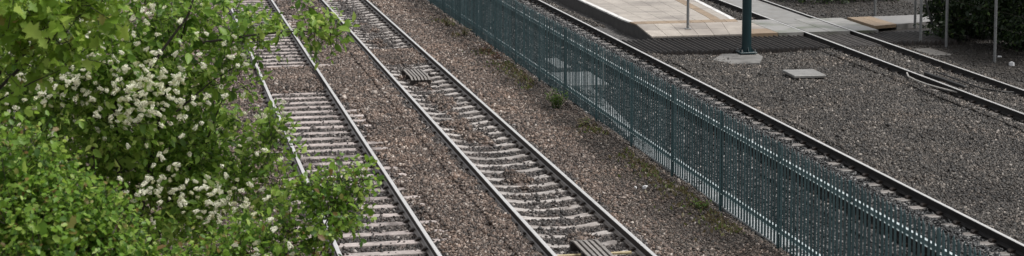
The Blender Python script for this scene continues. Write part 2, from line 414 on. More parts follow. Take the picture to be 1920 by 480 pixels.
def stones(name, n, xr, yr, keep, rad, mat, label, cat, r):
    x = r.uniform(*xr, n); y = yr[0] + (yr[1]-yr[0])*r.random(n)**1.35     # denser nearer
    z = gh(x, y)
    s = np.exp(r.normal(np.log(rad), 0.30, n))*(0.9+0.25*np.clip((y-30)/30, 0, 1))
    px, py = project(x, y, z)
    k = (px > 60) & (px < 2080) & (py > -40) & (py < 560) & keep(x, y, r.random(n))
    # clear of rails and sleepers
    for c, cover in ((XA, patch_a), (XB, patch_b)):
        for sg in (-0.75, 0.75): k &= np.abs(x-c-sg) > 0.085
        os_ = on_sleeper(x, y, c)
        cv = np.maximum(cover(x, y), 1.0*(np.abs(x-c) > 0.86)*((c == XB) | (vnoise(x, y, 1.6) > 0.50)))
        k &= ~(os_ & (r.random(n) > 0.04 + 0.9*cv))
        z = np.where(os_ & (np.abs(x-c) < 1.25), np.maximum(z, -0.172 - (0.045*np.exp(-((x-c)/0.45)**2) if c == XB else 0)), z)
    for sg in (-0.75, 0.75): k &= np.abs(x-XC-sg) > 0.085
    osC = on_sleeper(x, y, XC) & (x > 13.20) & (x < 13.44)
    k &= ~(osC & (r.random(n) > 0.08))
    dd = x-xd(y)
    for sg in (-0.75, 0.75): k &= np.abs(dd-sg) > 0.09
    osD = (np.abs(np.mod(y-24.0+SP/2, SP)-SP/2) < 0.115) & (dd < -0.86) & (dd > -1.10) & (y < 41.4)
    k &= ~osD
    x, y, z, s = x[k], y[k], z[k], s[k]
    n = len(x)
    # squashed, jittered octahedra: angular broken stone
    tv = np.array([[1,0,0],[-1,0,0],[0,1,0],[0,-1,0],[0,0,1],[0,0,-1]], float)
    tt = np.array([[0,2,4],[2,1,4],[1,3,4],[3,0,4],[2,0,5],[1,2,5],[3,1,5],[0,3,5]])
    V = tv[None] + r.normal(0, 0.26, (n, 6, 3))
    V *= np.stack([r.uniform(0.8,1.35,n), r.uniform(0.75,1.1,n), r.uniform(0.55,0.95,n)], -1)[:, None]
    q = r.normal(size=(n, 4)); q /= np.linalg.norm(q, axis=1, keepdims=True)
    w, a, b, c = q.T
    R = np.stack([1-2*(b*b+c*c),2*(a*b-c*w),2*(a*c+b*w),2*(a*b+c*w),1-2*(a*a+c*c),2*(b*c-a*w),2*(a*c-b*w),2*(b*c+a*w),1-2*(a*a+b*b)], -1).reshape(n,3,3)
    V = np.einsum('nij,nkj->nki', R, V)*s[:, None, None]
    V += np.stack([x, y, z+s*0.28], -1)[:, None]
    T = tt[None]+(np.arange(n)*6)[:, None, None]
    o = link(name, mesh_np(name, V.reshape(-1, 3), T.reshape(-1, 3), mat))
    tag(o, label, cat, kind='stuff')
    print(name, n)

def in_crib(x, y):
    n = (vnoise(x, y, 2.0)-0.5)*0.3
    return ((np.abs(x-XA) < 0.95+n) & (patch_a(x, y) < 0.3)) | ((np.abs(x-XB) < 0.92+n) & (patch_b(x, y) < 0.35))
stones('crib_ballast', 130000, (2.3, 8.3), (25.5, 64), lambda x, y, u: in_crib(x, y), 0.028, M['stone_crib'],
       'darker greyish ballast filling the gaps between the sleepers of the two main line tracks', 'ballast', np.random.default_rng(6))
stones('track_ballast', 470000, (-1.6, 9.8), (25.5, 64), lambda x, y, u: (u > dirtness(x, y)*0.85) & ~in_crib(x, y),
       0.026, M['stone_pink'], 'pinkish brown crushed stone ballast around the two main line tracks', 'ballast', np.random.default_rng(1))
stones('dirt_gravel', 60000, (7.9, 9.9), (25.5, 64), lambda x, y, u: u < dirtness(x, y)*0.8,
       0.020, M['stone_dirt'], 'dark dirty gravel along the foot of the teal fence', 'gravel', np.random.default_rng(2))
stones('fence_ballast', 70000, (9.9, 13.4), (20.5, 63), lambda x, y, u: u < 0.9, 0.029, M['stone_wet'],
       'dark wet ballast between the teal fence and the nearer tram track rails', 'ballast', np.random.default_rng(8))
stones('tram_ballast', 350000, (13.4, 21.6), (21.0, 63), lambda x, y, u: ~((x > 13.6) & (x < 23) & (y > 48.7) & (y < 54.6)) & ~((y > 50.5) & (x > 14.2) & (x < 18.6)) & (u < (0.55 + 0.45*(y < 50))*(1-0.75*sstep(20.3, 21.6, x))),
       0.026, M['stone_grey'], 'dark grey crushed stone ballast around the tram tracks', 'ballast', np.random.default_rng(3))
stones('soil_gravel', 26000, (21.3, 26.5), (38, 62), lambda x, y, u: (u < 0.6) & ~((y > 50.5) & (y < 54.8)),
       0.022, M['stone_soil'], 'scattered stones on dark soil beyond the far tram track', 'gravel', np.random.default_rng(4))

# ------------------------------------------------------------------ tracks
def rail_mesh(name, y0, y1, side_mat, foot_mat):
    half = [(0.026,0.0),(0.034,-0.006),(0.036,-0.036),(0.010,-0.050),(0.009,-0.128),(0.03,-0.143),(0.070,-0.151),(0.070,-0.163)]
    prof = half + [(-a, b) for a, b in reversed(half)]
    n = len(prof)
    ys = list(np.arange(y0, y1, 6.0)) + [y1]
    mb = MB()
    vs = [(a, y, b) for y in ys for a, b in prof]
    fs, mi = [], []
    for j in range(len(ys)-1):
        for i in range(n):
            k = (i+1) % n
            fs.append((j*n+i, (j+1)*n+i, (j+1)*n+k, j*n+k))
            a, b = prof[i], prof[k]
            top = max(a[1], b[1]) > -0.012 and min(a[1], b[1]) > -0.012
            foot = b[1] < -0.125 and a[1] < -0.125
            mi.append(0 if top else (2 if foot else 1))
    mb.v = vs; mb.f = fs; mb.mi = mi
    mb.add([(a, y0, b) for a, b in prof], [tuple(range(n))], 1)
    mb.add([(a, y1, b) for a, b in prof], [tuple(range(n-1, -1, -1))], 1)
    return mb.mesh(name, [M['rail_top'], side_mat, foot_mat])

def sleeper_mesh(name, dip, mat):
    """concrete sleeper lying along x: raised rail seats, waisted middle"""
    hw = 0.092
    st = [(-1.25,-0.185),(-1.15,-0.168),(-0.55,-0.168),(-0.35,-0.168-dip*0.6),(0,-0.168-dip),(0.35,-0.168-dip*0.6),(0.55,-0.168),(1.15,-0.168),(1.25,-0.185)]
    vs, fs = [], []
    for x, z in st:
        w = hw*(1-0.10*math.exp(-(x/0.5)**2)*(dip > 0))
        vs += [(x,-w-0.02,-0.36),(x,-w,z-0.018),(x,-w+0.018,z),(x,w-0.018,z),(x,w,z-0.018),(x,w+0.02,-0.36)]
    for i in range(len(st)-1):
        for k in range(5):
            a = i*6+k
            fs.append((a, a+6, a+7, a+1))
    fs.append((0,1,2,3,4,5)); e = (len(st)-1)*6
    fs.append(tuple(e+k for k in range(5,-1,-1)))
    return MB().add(vs, fs).mesh(name, mat)

def clip_mesh():
    """cast shoulders and sprung clips gripping the rail foot on both sides"""
    h = [(0.135,-0.172),(0.135,-0.138),(0.112,-0.116),(0.042,-0.116),(0.040,-0.132),(0.073,-0.146),(0.075,-0.1675)]
    prof = h + [(-a, b) for a, b in reversed(h)]
    n = len(prof); mb = MB()
    mb.add([(a, -0.055, b) for a, b in prof] + [(a, 0.055, b) for a, b in prof],
           [tuple(range(n)), tuple(range(2*n-1, n-1, -1))] + [(n+i, n+(i+1) % n, (i+1) % n, i) for i in range(n)])
    return mb.mesh('rail_clip', M['clip'])
CLIP = clip_mesh()

def track(label, loc, rz, y0, y1, sy0, sy1, side, foot, smesh, clips=True):
    t = empty('railway_track', loc, rz)
    tag(t, label, 'railway track', 'railway and tram tracks')
    rm = rail_mesh('rail', y0, y1, side, foot)
    for sx in (-0.75, 0.75): link('rail', rm, t, (sx, 0, 0))
    k0 = math.ceil((sy0-24.0)/SP); k1 = int((sy1-24.0)/SP)
    r = random.Random(label)
    for k in range(k0, k1+1):
        s = link('sleeper', smesh, t, (r.uniform(-0.025,0.025), 24.0+k*SP+r.uniform(-0.012,0.012), r.uniform(-0.008,0.004)), (0, r.uniform(-0.003,0.003), r.uniform(-0.008,0.008)))
        if clips:
            for sx in (-0.75, 0.75): link('rail_clip', CLIP, s, (sx-s.location.x, 0, 0))
    return t
SA = sleeper_mesh('sleeper', 0.0, M['sleeper_a'])
SB = sleeper_mesh('sleeper', 0.055, M['sleeper_b'])
SC = sleeper_mesh('sleeper', 0.0, M['sleeper_c'])
track('leftmost railway track on flat pinkish concrete sleepers beside the leafy trees', (XA,0,0), 0, 10, 170, 24.5, 68, M['rail_rust'], M['rail_foot'], SA)
track('second railway track, with dipped concrete sleepers, between the leftmost track and teal fence', (XB,0,0), 0, 10, 170, 24.5, 68, M['rail_rust'], M['rail_foot'], SB)
track('tram track directly behind the teal fence with its sleepers almost buried', (XC,0,0), 0, 10, 170, 21, 66, M['rail_dark'], M['rail_dark'], SC)
track('far tram track right of the platform, running through the foot crossing', (19.90-37*D_SLOPE,0,0), -D_SLOPE, 10, 170, 34, 66, M['rail_dark'], M['rail_dark'], SC)

# ------------------------------------------------------------------ teal palisade fence
fence = empty('palisade_fence', (FX, 20, GZ))
tag(fence, 'long teal steel palisade fence with pointed pales between the railway and tram tracks', 'fence')
def pale_mesh():
    hw = 0.033
    prof = [(-hw, 0.006), (-hw*0.55, -0.006), (0, 0.003), (hw*0.55, -0.006), (hw, 0.006)]
    tops = [1.72, 1.755, 1.79, 1.755, 1.72]
    t = 0.004
    vs, fs = [], []
    for sgn in (0, 1):
        for (yy, xx), zt in zip(prof, tops):
            vs.append((xx + sgn*t, yy, 0.12)); vs.append((xx + sgn*t, yy, zt - sgn*0.002))
    for i in range(4):
        a = i*2
        fs.append((a, a+1, a+3, a+2))
        b = 10+a
        fs.append((b+2, b+3, b+1, b))
        fs.append((a+1, b+1, b+3, a+3)); fs.append((a, a+2, b+2, b))
    fs.append((0,10,11,1)); fs.append((8,9,19,18))
    return MB().add(vs, fs).mesh('pale', M['fence'])
PALE = pale_mesh()
BAY = 2.94
POST0 = 41.62
post_ys = sorted(POST0 + BAY*k for k in range(-8, 9))
def extrude_z(prof, z0, z1):
    n = len(prof)
    return MB().add([(a, b, z0) for a, b in prof] + [(a, b, z1) for a, b in prof],
                    [tuple(range(n-1, -1, -1)), tuple(range(n, 2*n))] + [(i, (i+1) % n, n+(i+1) % n, n+i) for i in range(n)])
def post_mesh():
    h = 0.020
    prof = [(0.030,-h),(0.036,-h),(0.036,-0.004),(0.064,-0.004),(0.064,-h),(0.070,-h),(0.070,h),(0.064,h),(0.064,0.004),(0.036,0.004),(0.036,h),(0.030,h)]
    return extrude_z(prof, -0.3, 1.76).mesh('post', M['fence_post'])
PM = post_mesh()
for y in post_ys: link('post', PM, fence, (-0.01, y-20, 0))
# one rail of each bay, Z-section: upper flange towards the pales, lower flange away from them
def frail_mesh(L_):
    prof = [(0.058,0.0),(0.112,0.0),(0.112,-0.004),(0.062,-0.004),(0.062,-0.054),(0.008,-0.054),(0.008,-0.050),(0.058,-0.050)]
    n = len(prof)
    return MB().add([(a, 0, b) for a, b in prof] + [(a, L_, b) for a, b in prof],
                    [tuple(range(n)), tuple(range(2*n-1, n-1, -1))] + [(i, n+i, n+(i+1) % n, (i+1) % n) for i in range(n)])
FR = frail_mesh(BAY-0.10)
FR.mi = [1, 1] + [0 if i in (0, 6) else 1 for i in range(8)]   # flange tops pale with painted-in wet sky sheen; web in post paint
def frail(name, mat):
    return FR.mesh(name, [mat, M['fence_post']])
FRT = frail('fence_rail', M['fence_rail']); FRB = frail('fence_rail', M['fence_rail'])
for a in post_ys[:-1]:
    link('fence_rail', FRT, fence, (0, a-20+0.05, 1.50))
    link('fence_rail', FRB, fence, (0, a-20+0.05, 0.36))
for a in post_ys[:-1]:
    for k in range(20):
        y = a + BAY*(k+0.5)/20
        if y > 63.2 or y < 19.4: continue
        link('pale', PALE, fence, (random.uniform(-0.002,0.002), y-20, random.uniform(-0.006,0.006)), (0, random.uniform(-0.004,0.004), random.uniform(-0.06,0.06)))

# cable trough behind the fence foot
tr = empty('cable_trough', (FX+0.28, 20, GZ))
tag(tr, 'pale concrete cable trough lids laid end to end behind the teal fence foot', 'cable trough')
lid_me = MB().box(-0.17, 0.17, 0.004, 0.976, -0.06, 0.045, bev=0.012).mesh('trough_lid', M['conc_lid'])
y, x = 20.0, 0.0
while y < 44.0:
    b = 0.085 if y > 35.2 else 0.0
    link('trough_lid', lid_me, tr, (x, y-20, random.uniform(-0.008,0.008)), (random.uniform(-0.006,0.006), 0, -b+random.uniform(-0.006,0.006)))
    y += 0.98; x += 0.98*math.tan(b)

def slab(name, x0, x1, y0, y1, z0, z1, mat, label, cat, rz=0.0, group=None, bev=0.015):
    o = MB().box(-(x1-x0)/2, (x1-x0)/2, -(y1-y0)/2, (y1-y0)/2, 0, z1-z0, bev=bev).build(name, mat, None, ((x0+x1)/2, (y0+y1)/2, z0))
    o.rotation_euler.z = rz
    return tag(o, label, cat, group)
slab('concrete_slab', 10.32, 11.35, 43.3, 45.4, GZ-0.05, GZ+0.10, M['conc_lid'], 'broad pale concrete slab seen through the fence beside the cable trough', 'concrete slab')
slab('concrete_slab', 10.72, 11.12, 46.4, 48.1, GZ-0.05, GZ+0.08, M['conc_lid'], 'narrow pale concrete slab farther along behind the teal fence', 'concrete slab')
p = MB().tube([(0,0,0),(0,0,0.95)], 0.03, 8).box(-0.05,0.05,-0.05,0.05,-0.05,0.02).build('marker_post', M['conc'], None, (11.13, 43.1, GZ))
tag(p, 'short pale marker post standing by the broad slab behind the fence', 'post')

# ------------------------------------------------------------------ ribbed ramps in the second track
def ramp_thing(loc, n, pitch, L_, label):
    t = empty('ribbed_ramp', loc)
    tag(t, label, 'track ramp', 'ribbed ramps in the second track')
    for yy in (0.12, L_*0.5, L_-0.12):
        MB().box(-n*pitch/2, n*pitch/2, yy-0.05, yy+0.05, -0.22, -0.112 if yy != L_*0.5 else -0.077).build('bearer', M['guard'], t)
    bar = MB()
    w = pitch*0.29
    bar.add([(-w,0,-0.11),(w,0,-0.11),(w,0,-0.10),(-w,0,-0.10), (-w,0.25,-0.05),(w,0.25,-0.05),(-w,0.25,-0.075),(w,0.25,-0.075),
             (-w,L_-0.25,-0.05),(w,L_-0.25,-0.05),(-w,L_-0.25,-0.075),(w,L_-0.25,-0.075),(-w,L_,-0.11),(w,L_,-0.11),(w,L_,-0.10),(-w,L_,-0.10)],
            [(0,1,2,3),(3,2,5,4),(1,0,6,7),(4,5,9,8),(7,6,10,11),(8,9,14,15),(11,10,12,13),(13,12,15,14),
             (0,3,4,6),(2,1,7,5),(6,4,8,10),(5,7,11,9),(10,8,15,12),(9,11,13,14)])
    me = bar.mesh('slat', M['timber'])
    for i in range(n): link('slat', me, t, ((i-(n-1)/2)*pitch, random.uniform(-0.02,0.02), random.uniform(-0.004,0.004)))
    return t
ramp_thing((6.82, 44.65, 0.03), 6, 0.088, 1.75, 'small ribbed timber ramp in mid distance, lying in the second track')
ramp_thing((6.83, 26.0, 0.03), 5, 0.088, 1.75, 'ribbed timber ramp cut by the lower photo edge in the second track')
o = MB().box(-0.62, 0.64, -0.03, 0.03, 0, 0.035, bev=0.008).build('yellow_bar', M['yellow_bar'], None, (6.85, 27.15, -0.175))
tag(o, 'thin faded yellow bar lying across the second track under the near ramp', 'bar')

# ------------------------------------------------------------------ station platform
plat = empty('station_platform', (16.2, 51.0, GZ))
tag(plat, 'low tram platform of wet buff paving with white edges and a ramped end', 'platform')
PO = Vector((16.2, 51.0, GZ))
def pz(y): return float(np.interp(y, [51.05, 52.35, 80], [-0.01, 0.20, 0.20]))
def plx(y): return float(np.interp(y, [51.05, 53.6, 80], [14.66, 14.43, 14.40]))
def prx(y): return float(np.interp(y, [51.05, 53.3, 80], [17.55, 17.93, 20.2]))
def W2(p): return (p[0]-PO.x, p[1]-PO.y, p[2]-PO.z)
mb = MB()
ys = [51.05, 52.35, 53.4, 56, 60, 66, 80]
L_ = [(plx(y)+0.03, y, pz(y)-0.045) for y in ys]; R_ = [(prx(y)-0.03, y, pz(y)-0.045) for y in ys]
n = len(ys)
vs = [W2(p) for p in L_+R_] + [W2((p[0], p[1], -0.45)) for p in L_+R_]
fs = []
for i in range(n-1):
    fs.append((i, n+i, n+i+1, i+1))
    fs.append((i, i+1, 2*n+i+1, 2*n+i))
    fs.append((n+i+1, n+i, 3*n+i, 3*n+i+1))
fs += [(n, 0, 2*n, 3*n), (n-1, 2*n-1, 4*n-1, 3*n-1)]
mb.add(vs, fs).build('platform_wall', M['conc_dark'], plat)
def pslab(name, xs, y0, y1, mat, t=0.043, gap=0.006, lift=0.0):
    (a0, a1), (b0, b1) = xs      # x range at y0, at y1
    g = gap
    pts = [(a0+g, y0+g, pz(y0+g)+lift), (a1-g, y0+g, pz(y0+g)+lift), (b1-g, y1-g, pz(y1-g)+lift), (b0+g, y1-g, pz(y1-g)+lift)]
    return MB().quadslab([W2(p) for p in pts], t).build(name, mat, plat)
def lerp(a, b, t): return a+(b-a)*t
def row(y0, y1, kind):
    l0, l1, r0, r1 = plx(y0), plx(y1), prx(y0), prx(y1)
    if kind == 'ramp':
        for i in range(6): pslab('paving_slab', ((lerp(l0,r0,i/6), lerp(l0,r0,(i+1)/6)), (lerp(l1,r1,i/6), lerp(l1,r1,(i+1)/6))), y0, y1, M['paving'])
    elif kind == 'tact':
        for i in range(9): pslab('tactile_slab', ((lerp(l0,r0,i/9), lerp(l0,r0,(i+1)/9)), (lerp(l1,r1,i/9), lerp(l1,r1,(i+1)/9))), y0, y1, M['tactile'], lift=0.003)
    else:
        e = 0.17
        pslab('edge_stone', ((l0, l0+e), (l1, l1+e)), y0, y1, M['white_edge'], lift=0.004)
        pslab('edge_stone', ((r0-e, r0), (r1-e, r1)), y0, y1, M['white_edge'], lift=0.004)
        q0, q1 = r0-0.78, r1-0.78
        for i in range(5): pslab('paving_slab', ((lerp(l0+e,q0,i/5), lerp(l0+e,q0,(i+1)/5)), (lerp(l1+e,q1,i/5), lerp(l1+e,q1,(i+1)/5))), y0, y1, M['paving'])
        pslab('tactile_slab', ((q0, q0+0.3), (q1, q1+0.3)), y0, y1, M['tactile'], lift=0.003)
        pslab('paving_slab', ((q0+0.3, r0-e), (q1+0.3, r1-e)), y0, y1, M['paving'])
row(51.05, 51.7, 'ramp'); row(51.7, 52.35, 'ramp'); row(52.35, 52.95, 'tact')
y = 52.95
while y < 63.5: row(y, y+0.6, 'full'); y += 0.6
row(y, 80, 'full')
sp = empty('sign_post', (15.98, 51.75, pz(51.75)))
tag(sp, 'slim pale grey post standing on the buff platform end', 'post')
MB().tube([(0,0,0.0),(0,0,3.2)], 0.042, 10).build('post_tube', M['galv'], sp, smooth=False)
MB().box(-0.09,0.09,-0.09,0.09,-0.01,0.015,bev=0.004).build('base_plate', M['galv'], sp)

# ------------------------------------------------------------------ foot crossing and path
cr = empty('foot_crossing', (20.0, 51.1, -0.05))
tag(cr, 'wet grey foot crossing panels laid across the far tram track', 'crossing')
CO = Vector((20.0, 51.1, -0.05))
def cpanel(p4, mat=None, name='crossing_panel', t=0.16, par=cr, org=CO):
    MB().quadslab([(p[0]-org.x, p[1]-org.y, p[2]-org.z) for p in p4], t).build(name, mat or M['panel'], par)
CY0, CY1 = 51.08, 54.25
nrow = 3
for j in range(nrow):
    a, b = lerp(CY0, CY1, j/nrow)+0.008, lerp(CY0, CY1, (j+1)/nrow)-0.008
    z = -0.006+random.uniform(-0.004, 0.002)
    def seg(x0a, x1a, x0b, x1b): cpanel([(x0a,a,z),(x1a,a,z),(x1b,b,z),(x0b,b,z)])
    cpanel([(prx(a)+0.02,a,z),(xd(a)-1.62,a,z),(xd(b)-1.62,b,z),(prx(b)+0.02,b,z)], M['paving'] if j else M['tactile'])
    seg(xd(a)-1.6, xd(a)-0.80, xd(b)-1.6, xd(b)-0.80)
    seg(xd(a)-0.67, xd(a)-0.01, xd(b)-0.67, xd(b)-0.01)
    seg(xd(a)+0.01, xd(a)+0.67, xd(b)+0.01, xd(b)+0.67)
    seg(xd(a)+0.80, xd(a)+1.58, xd(b)+0.80, xd(b)+1.58)
def path_front(x): return float(np.interp(x, [20.9, 21.6, 22.1, 24.6, 40], [51.1, 51.55, 52.05, 52.95, 58.5]))
def path_back(x): return float(np.interp(x, [21.8, 25.5, 40], [54.25, 54.6, 60.5]))
tp = empty('tactile_paving', (22.3, 51.2, -0.05))
tag(tp, 'buff tactile paving strip where the grey path meets the crossing', 'paving')
TO = Vector((22.3, 51.2, -0.05))
for i in range(2):
    for j in range(6):
        xa, xb = 21.82+0.42*i, 21.82+0.42*(i+1)-0.008
        f = lambda x, t: lerp(path_front(x), path_back(x), t)
        a, b = xa+0.25, xb+0.25
        cpanel([(a,f(a,j/6)+0.004,-0.004),(b,f(b,j/6)+0.004,-0.004),(b,f(b,(j+1)/6)-0.004,-0.004),(a,f(a,(j+1)/6)-0.004,-0.004)], M['tactile'], 'tactile_slab', 0.1, tp, TO)
xs = list(np.linspace(22.92, 40, 12))
fr = [(x, path_front(x), -0.01) for x in xs]; bk = [(x, path_back(x), -0.01) for x in reversed(xs)]
o = MB().quadslab(fr+bk, 0.25).build('footpath', M['path'])
tag(o, kind='structure')
o = MB().quadslab([(xd(54.3)-0.66,54.3,-0.05),(xd(54.3)+0.66,54.3,-0.05),(xd(75)+0.66,75,-0.05),(xd(75)-0.66,75,-0.05)], 0.2).build('track_slab', M['conc'])
tag(o, kind='structure')

# ------------------------------------------------------------------ anti-trespass guards: rows of sharp timber ridges
def guard(x0, x1, y0, y1, mat, label, pitch=0.15, h=0.13):
    t = empty('trespass_guard', ((x0+x1)/2, (y0+y1)/2, GZ))
    tag(t, label, 'trespass guard', 'ridged trespass guards in front of the crossing')
    n = max(2, int((x1-x0)/pitch)); L_ = y1-y0
    w = pitch*0.48
    mes = []
    for v in range(4):
        a = random.uniform(-0.03,0.03); b = random.uniform(-0.03,0.03)
        vs = [(-w,a,-0.02),(w,a,-0.02),(0.012,a,h),(-0.012,a,h),(-w,L_+b,-0.02),(w,L_+b,-0.02),(0.012,L_+b,h),(-0.012,L_+b,h)]
        mes.append(MB().add(vs, [(0,1,2,3),(5,4,7,6),(1,5,6,2),(2,6,7,3),(3,7,4,0),(4,5,1,0)]).mesh('ridge', mat))
    for i in range(n):
        link('ridge', mes[i%4], t, ((i-(n-1)/2)*pitch, -L_/2+random.uniform(-0.05,0.05), random.uniform(-0.012,0.012)), (0,0,-D_SLOPE*0.5))
    b = MB().box(-(n*pitch)/2, n*pitch/2, -L_/2+0.06, L_/2-0.05, -0.05, 0.004)
    b.build('guard_base', mat, t)
guard(13.66, 19.22, 48.35, 51.0, M['guard'], 'wide dark ridged trespass guard in front of the platform end')
guard(19.52, 20.84, 48.4, 51.0, M['guard_grey'], 'greyer ridged trespass guard between the rails of the far tram track')
guard(21.08, 23.4, 49.0, 51.2, M['guard'], 'short dark ridged trespass guard right of the far tram track')

# ------------------------------------------------------------------ tram pole, pads, covers
tp_ = empty('tram_pole', (16.58, 48.12, -0.12))
tag(tp_, 'tall dark teal steel tram pole rising out of frame before the platform', 'pole')
MB().tube([(0,0,0.02),(0,0,1.2),(0,0,9.0)], [0.135,0.133,0.11], 24).build('pole_shaft', M['pole'], tp_, smooth=False)
MB().box(-0.24,0.24,-0.24,0.24,-0.02,0.02,bev=0.006).build('base_plate', M['pole'], tp_)
for sx in (-1,1):
    for sy in (-1,1):
        MB().tube([(sx*0.19,sy*0.19,0.015),(sx*0.19,sy*0.19,0.09)], 0.022, 6).build('bolt', M['galv'], tp_)
for a in range(4):
    g = MB(); c, s_ = math.cos(a*math.pi/2), math.sin(a*math.pi/2)
    pts = [(0.12,-0.006),(0.22,-0.006),(0.22,0.006),(0.12,0.006)]
    lo = [(x*c-y*s_, x*s_+y*c, 0.018) for x, y in pts]
    hi = [((0.125 if i in (1,2) else 0.12)*c-y*s_, (0.125 if i in (1,2) else 0.12)*s_+y*c, 0.17) for i, (x, y) in enumerate(pts)]
    g.add(lo+hi, [(3,2,1,0),(4,5,6,7),(0,1,5,4),(1,2,6,5),(2,3,7,6),(3,0,4,7)]).build('gusset', M['pole'], tp_)
o = MB().quadslab([(15.30,47.2,-0.165),(15.55,46.35,-0.165),(16.35,46.35,-0.165),(16.85,47.5,-0.165),(16.9,48.25,-0.165),(15.9,48.2,-0.165)], 0.35).build('pole_footing', M['conc_pad'])
tag(o, 'pale concrete footing pad under the dark teal tram pole', 'concrete pad')
cc = empty('chamber_cover', (16.62, 43.7, GZ))
tag(cc, 'small grey concrete chamber with a lid, alone on the tram ballast', 'chamber cover')
cc.rotation_euler.z = -0.05
MB().box(-0.36,0.36,-0.45,0.45,-0.2,0.10,bev=0.01).build('chamber_wall', M['conc_dark'], cc)
MB().box(-0.42,0.42,-0.52,0.52,0.103,0.165,bev=0.012).build('lid', M['conc'], cc)
slab('concrete_slab', 21.45, 22.2, 46.9, 48.2, GZ-0.1, GZ+0.025, M['conc_dull'], 'flat weathered concrete slab by the slanting metal brace at right', 'concrete slab', 0.06)

# ------------------------------------------------------------------ wire fence at the right, its posts
wf = empty('wire_fence', (22.6, 49.3, GZ))
tag(wf, 'thin wire fence on slim galvanised posts below the dark bushes', 'fence')
WO = Vector((22.6, 49.3, GZ))
def wpt(x, y, z=0): return Vector((x, y, z+GZ)) - WO
posts = [(23.7,55.9,1.9),(23.55,52.4,1.9),(22.25,49.1,1.9),(22.85,48.65,1.9),(22.83,45.55,1.75),(22.9,42.2,1.8)]
for x, y, h in posts:
    MB().tube([wpt(x,y,-0.1), wpt(x,y,h)], 0.042, 8).build('post', M['galv'], wf)
MB().tube([wpt(23.3,50.3,0.0), wpt(22.3,49.25,1.75)], 0.034, 8).build('brace', M['galv'], wf)
MB().tube([wpt(23.9,47.6,0.55), wpt(22.9,45.7,1.55)][::-1], 0.02, 6).build('brace', M['bark'], wf)
for zz in (0.45, 0.95, 1.4):
    MB().tube([wpt(x, y, zz-0.02*(i % 2)) for i, (x, y, h) in enumerate(posts[2:])], 0.0028, 4).build('wire', M['clip'], wf)
    MB().tube([wpt(x, y, zz) for x, y, h in posts[:3]], 0.0028, 4).build('wire', M['clip'], wf)

# ------------------------------------------------------------------ cables and rods of the far tram track
pts = [(19.44,43.5,-0.07),(19.20,43.15,-0.05),(19.00,42.6,-0.05),(18.93,42.0,-0.05),(18.95,41.4,-0.06),(19.06,40.8,-0.07),(19.24,40.2,-0.09),(19.40,39.7,-0.11)]
o = MB().tube(pts, 0.023, 6).build('bond_cable', M['cable']); tag(o, 'pale looped cable beside the near rail of the far tram track', 'cable')
pts = [(20.05,43.2,-0.06),(20.0,41.9,-0.05),(20.05,40.6,-0.08),(20.35,40.2,-0.1),(20.62,40.1,-0.11)]
o = MB().tube(pts, 0.022, 6).build('black_cable', M['black']); tag(o, 'black cable curving between the rails of the far tram track', 'cable')
o = MB().box(-0.05,0.05,-1.15,1.15,0,0.07,bev=0.01).build('point_rod', M['black'], None, (19.72, 42.0, -0.11)); tag(o, 'dark straight rod lying between the far tram rails', 'rod')

# ------------------------------------------------------------------ litter
def litter(x, y, w, d, h, label, seed, z=None):
    r = random.Random(seed); mb = MB(); n = 7
    top = [(w*math.cos(2*math.pi*i/n)*r.uniform(.6,1), d*math.sin(2*math.pi*i/n)*r.uniform(.6,1), h*r.uniform(.3,1)) for i in range(n)]
    bot = [(p[0]*1.05, p[1]*1.05, -0.01) for p in top]
    mb.add(top+bot+[(0,0,h)], [(i,(i+1)%n,2*n) for i in range(n)] + [(n+i,n+(i+1)%n,(i+1)%n,i) for i in range(n)])
    o = mb.build('litter_scrap', M['white'], None, (x, y, (float(gh(x, y)) if z is None else z)+0.015))
    tag(o, label, 'litter', 'scraps of white litter')
litter(9.0, 31.7, 0.07, 0.09, 0.05, 'crumpled white scrap on dark dirt left of the teal fence', 1)
litter(8.83, 31.75, 0.03, 0.05, 0.035, 'tiny white crumb just left of the crumpled scrap near the fence', 2)
litter(23.0, 44.9, 0.085, 0.12, 0.10, 'bright white litter on dark soil under the bushes', 3)
litter(23.35, 46.3, 0.08, 0.06, 0.03, 'flat grey white scrap behind the slim post under the bushes', 4)
litter(23.15, 44.0, 0.04, 0.05, 0.04, 'small white scrap at the right photo edge on dark soil', 5)

# ------------------------------------------------------------------ trees and plants
LEAF = {
 # outline (length along x, width along y), as a fan round the midrib
 'haw': np.array([[0,0],[0.25,0.10],[0.42,0.32],[0.60,0.24],[0.80,0.26],[1.0,0.0],[0.80,-0.26],[0.60,-0.24],[0.42,-0.32],[0.25,-0.10]]),
 'oval': np.array([[0,0],[0.25,0.20],[0.55,0.26],[0.82,0.14],[1.0,0.0],[0.82,-0.14],[0.55,-0.26],[0.25,-0.20]]),
 'maple': np.array([[0,0],[0.02,0.32],[0.30,0.24],[0.42,0.55],[0.62,0.22],[0.75,0.26],[1.0,0.0],[0.75,-0.26],[0.62,-0.22],[0.42,-0.55],[0.30,-0.24],[0.02,-0.32]]),
}
def leaves(P, D, Nrm, size, kind, fold, r):
    """leaf fans at P pointing along D, faces turned to Nrm"""
    ol = LEAF[kind]; k = len(ol); n = len(P)
    D = D/np.linalg.norm(D, axis=1, keepdims=True)
    B = np.cross(Nrm, D); B /= np.linalg.norm(B, axis=1, keepdims=True)+1e-9
    U = np.cross(D, B)
    zz = np.abs(ol[:,1])*fold - 0.18*ol[:,0]**2
    V = P[:,None] + size[:,None,None]*(ol[None,:,0,None]*D[:,None] + ol[None,:,1,None]*B[:,None] + zz[None,:,None]*U[:,None])
    C = P[:,None] + size[:,None,None]*(0.45*D[:,None] - 0.04*U[:,None])
    V = np.concatenate([V, C], 1)
    t = np.array([[i, (i+1) % k, k] for i in range(k)])
    T = t[None] + (np.arange(n)*(k+1))[:,None,None]
    return V.reshape(-1,3), T.reshape(-1,3)

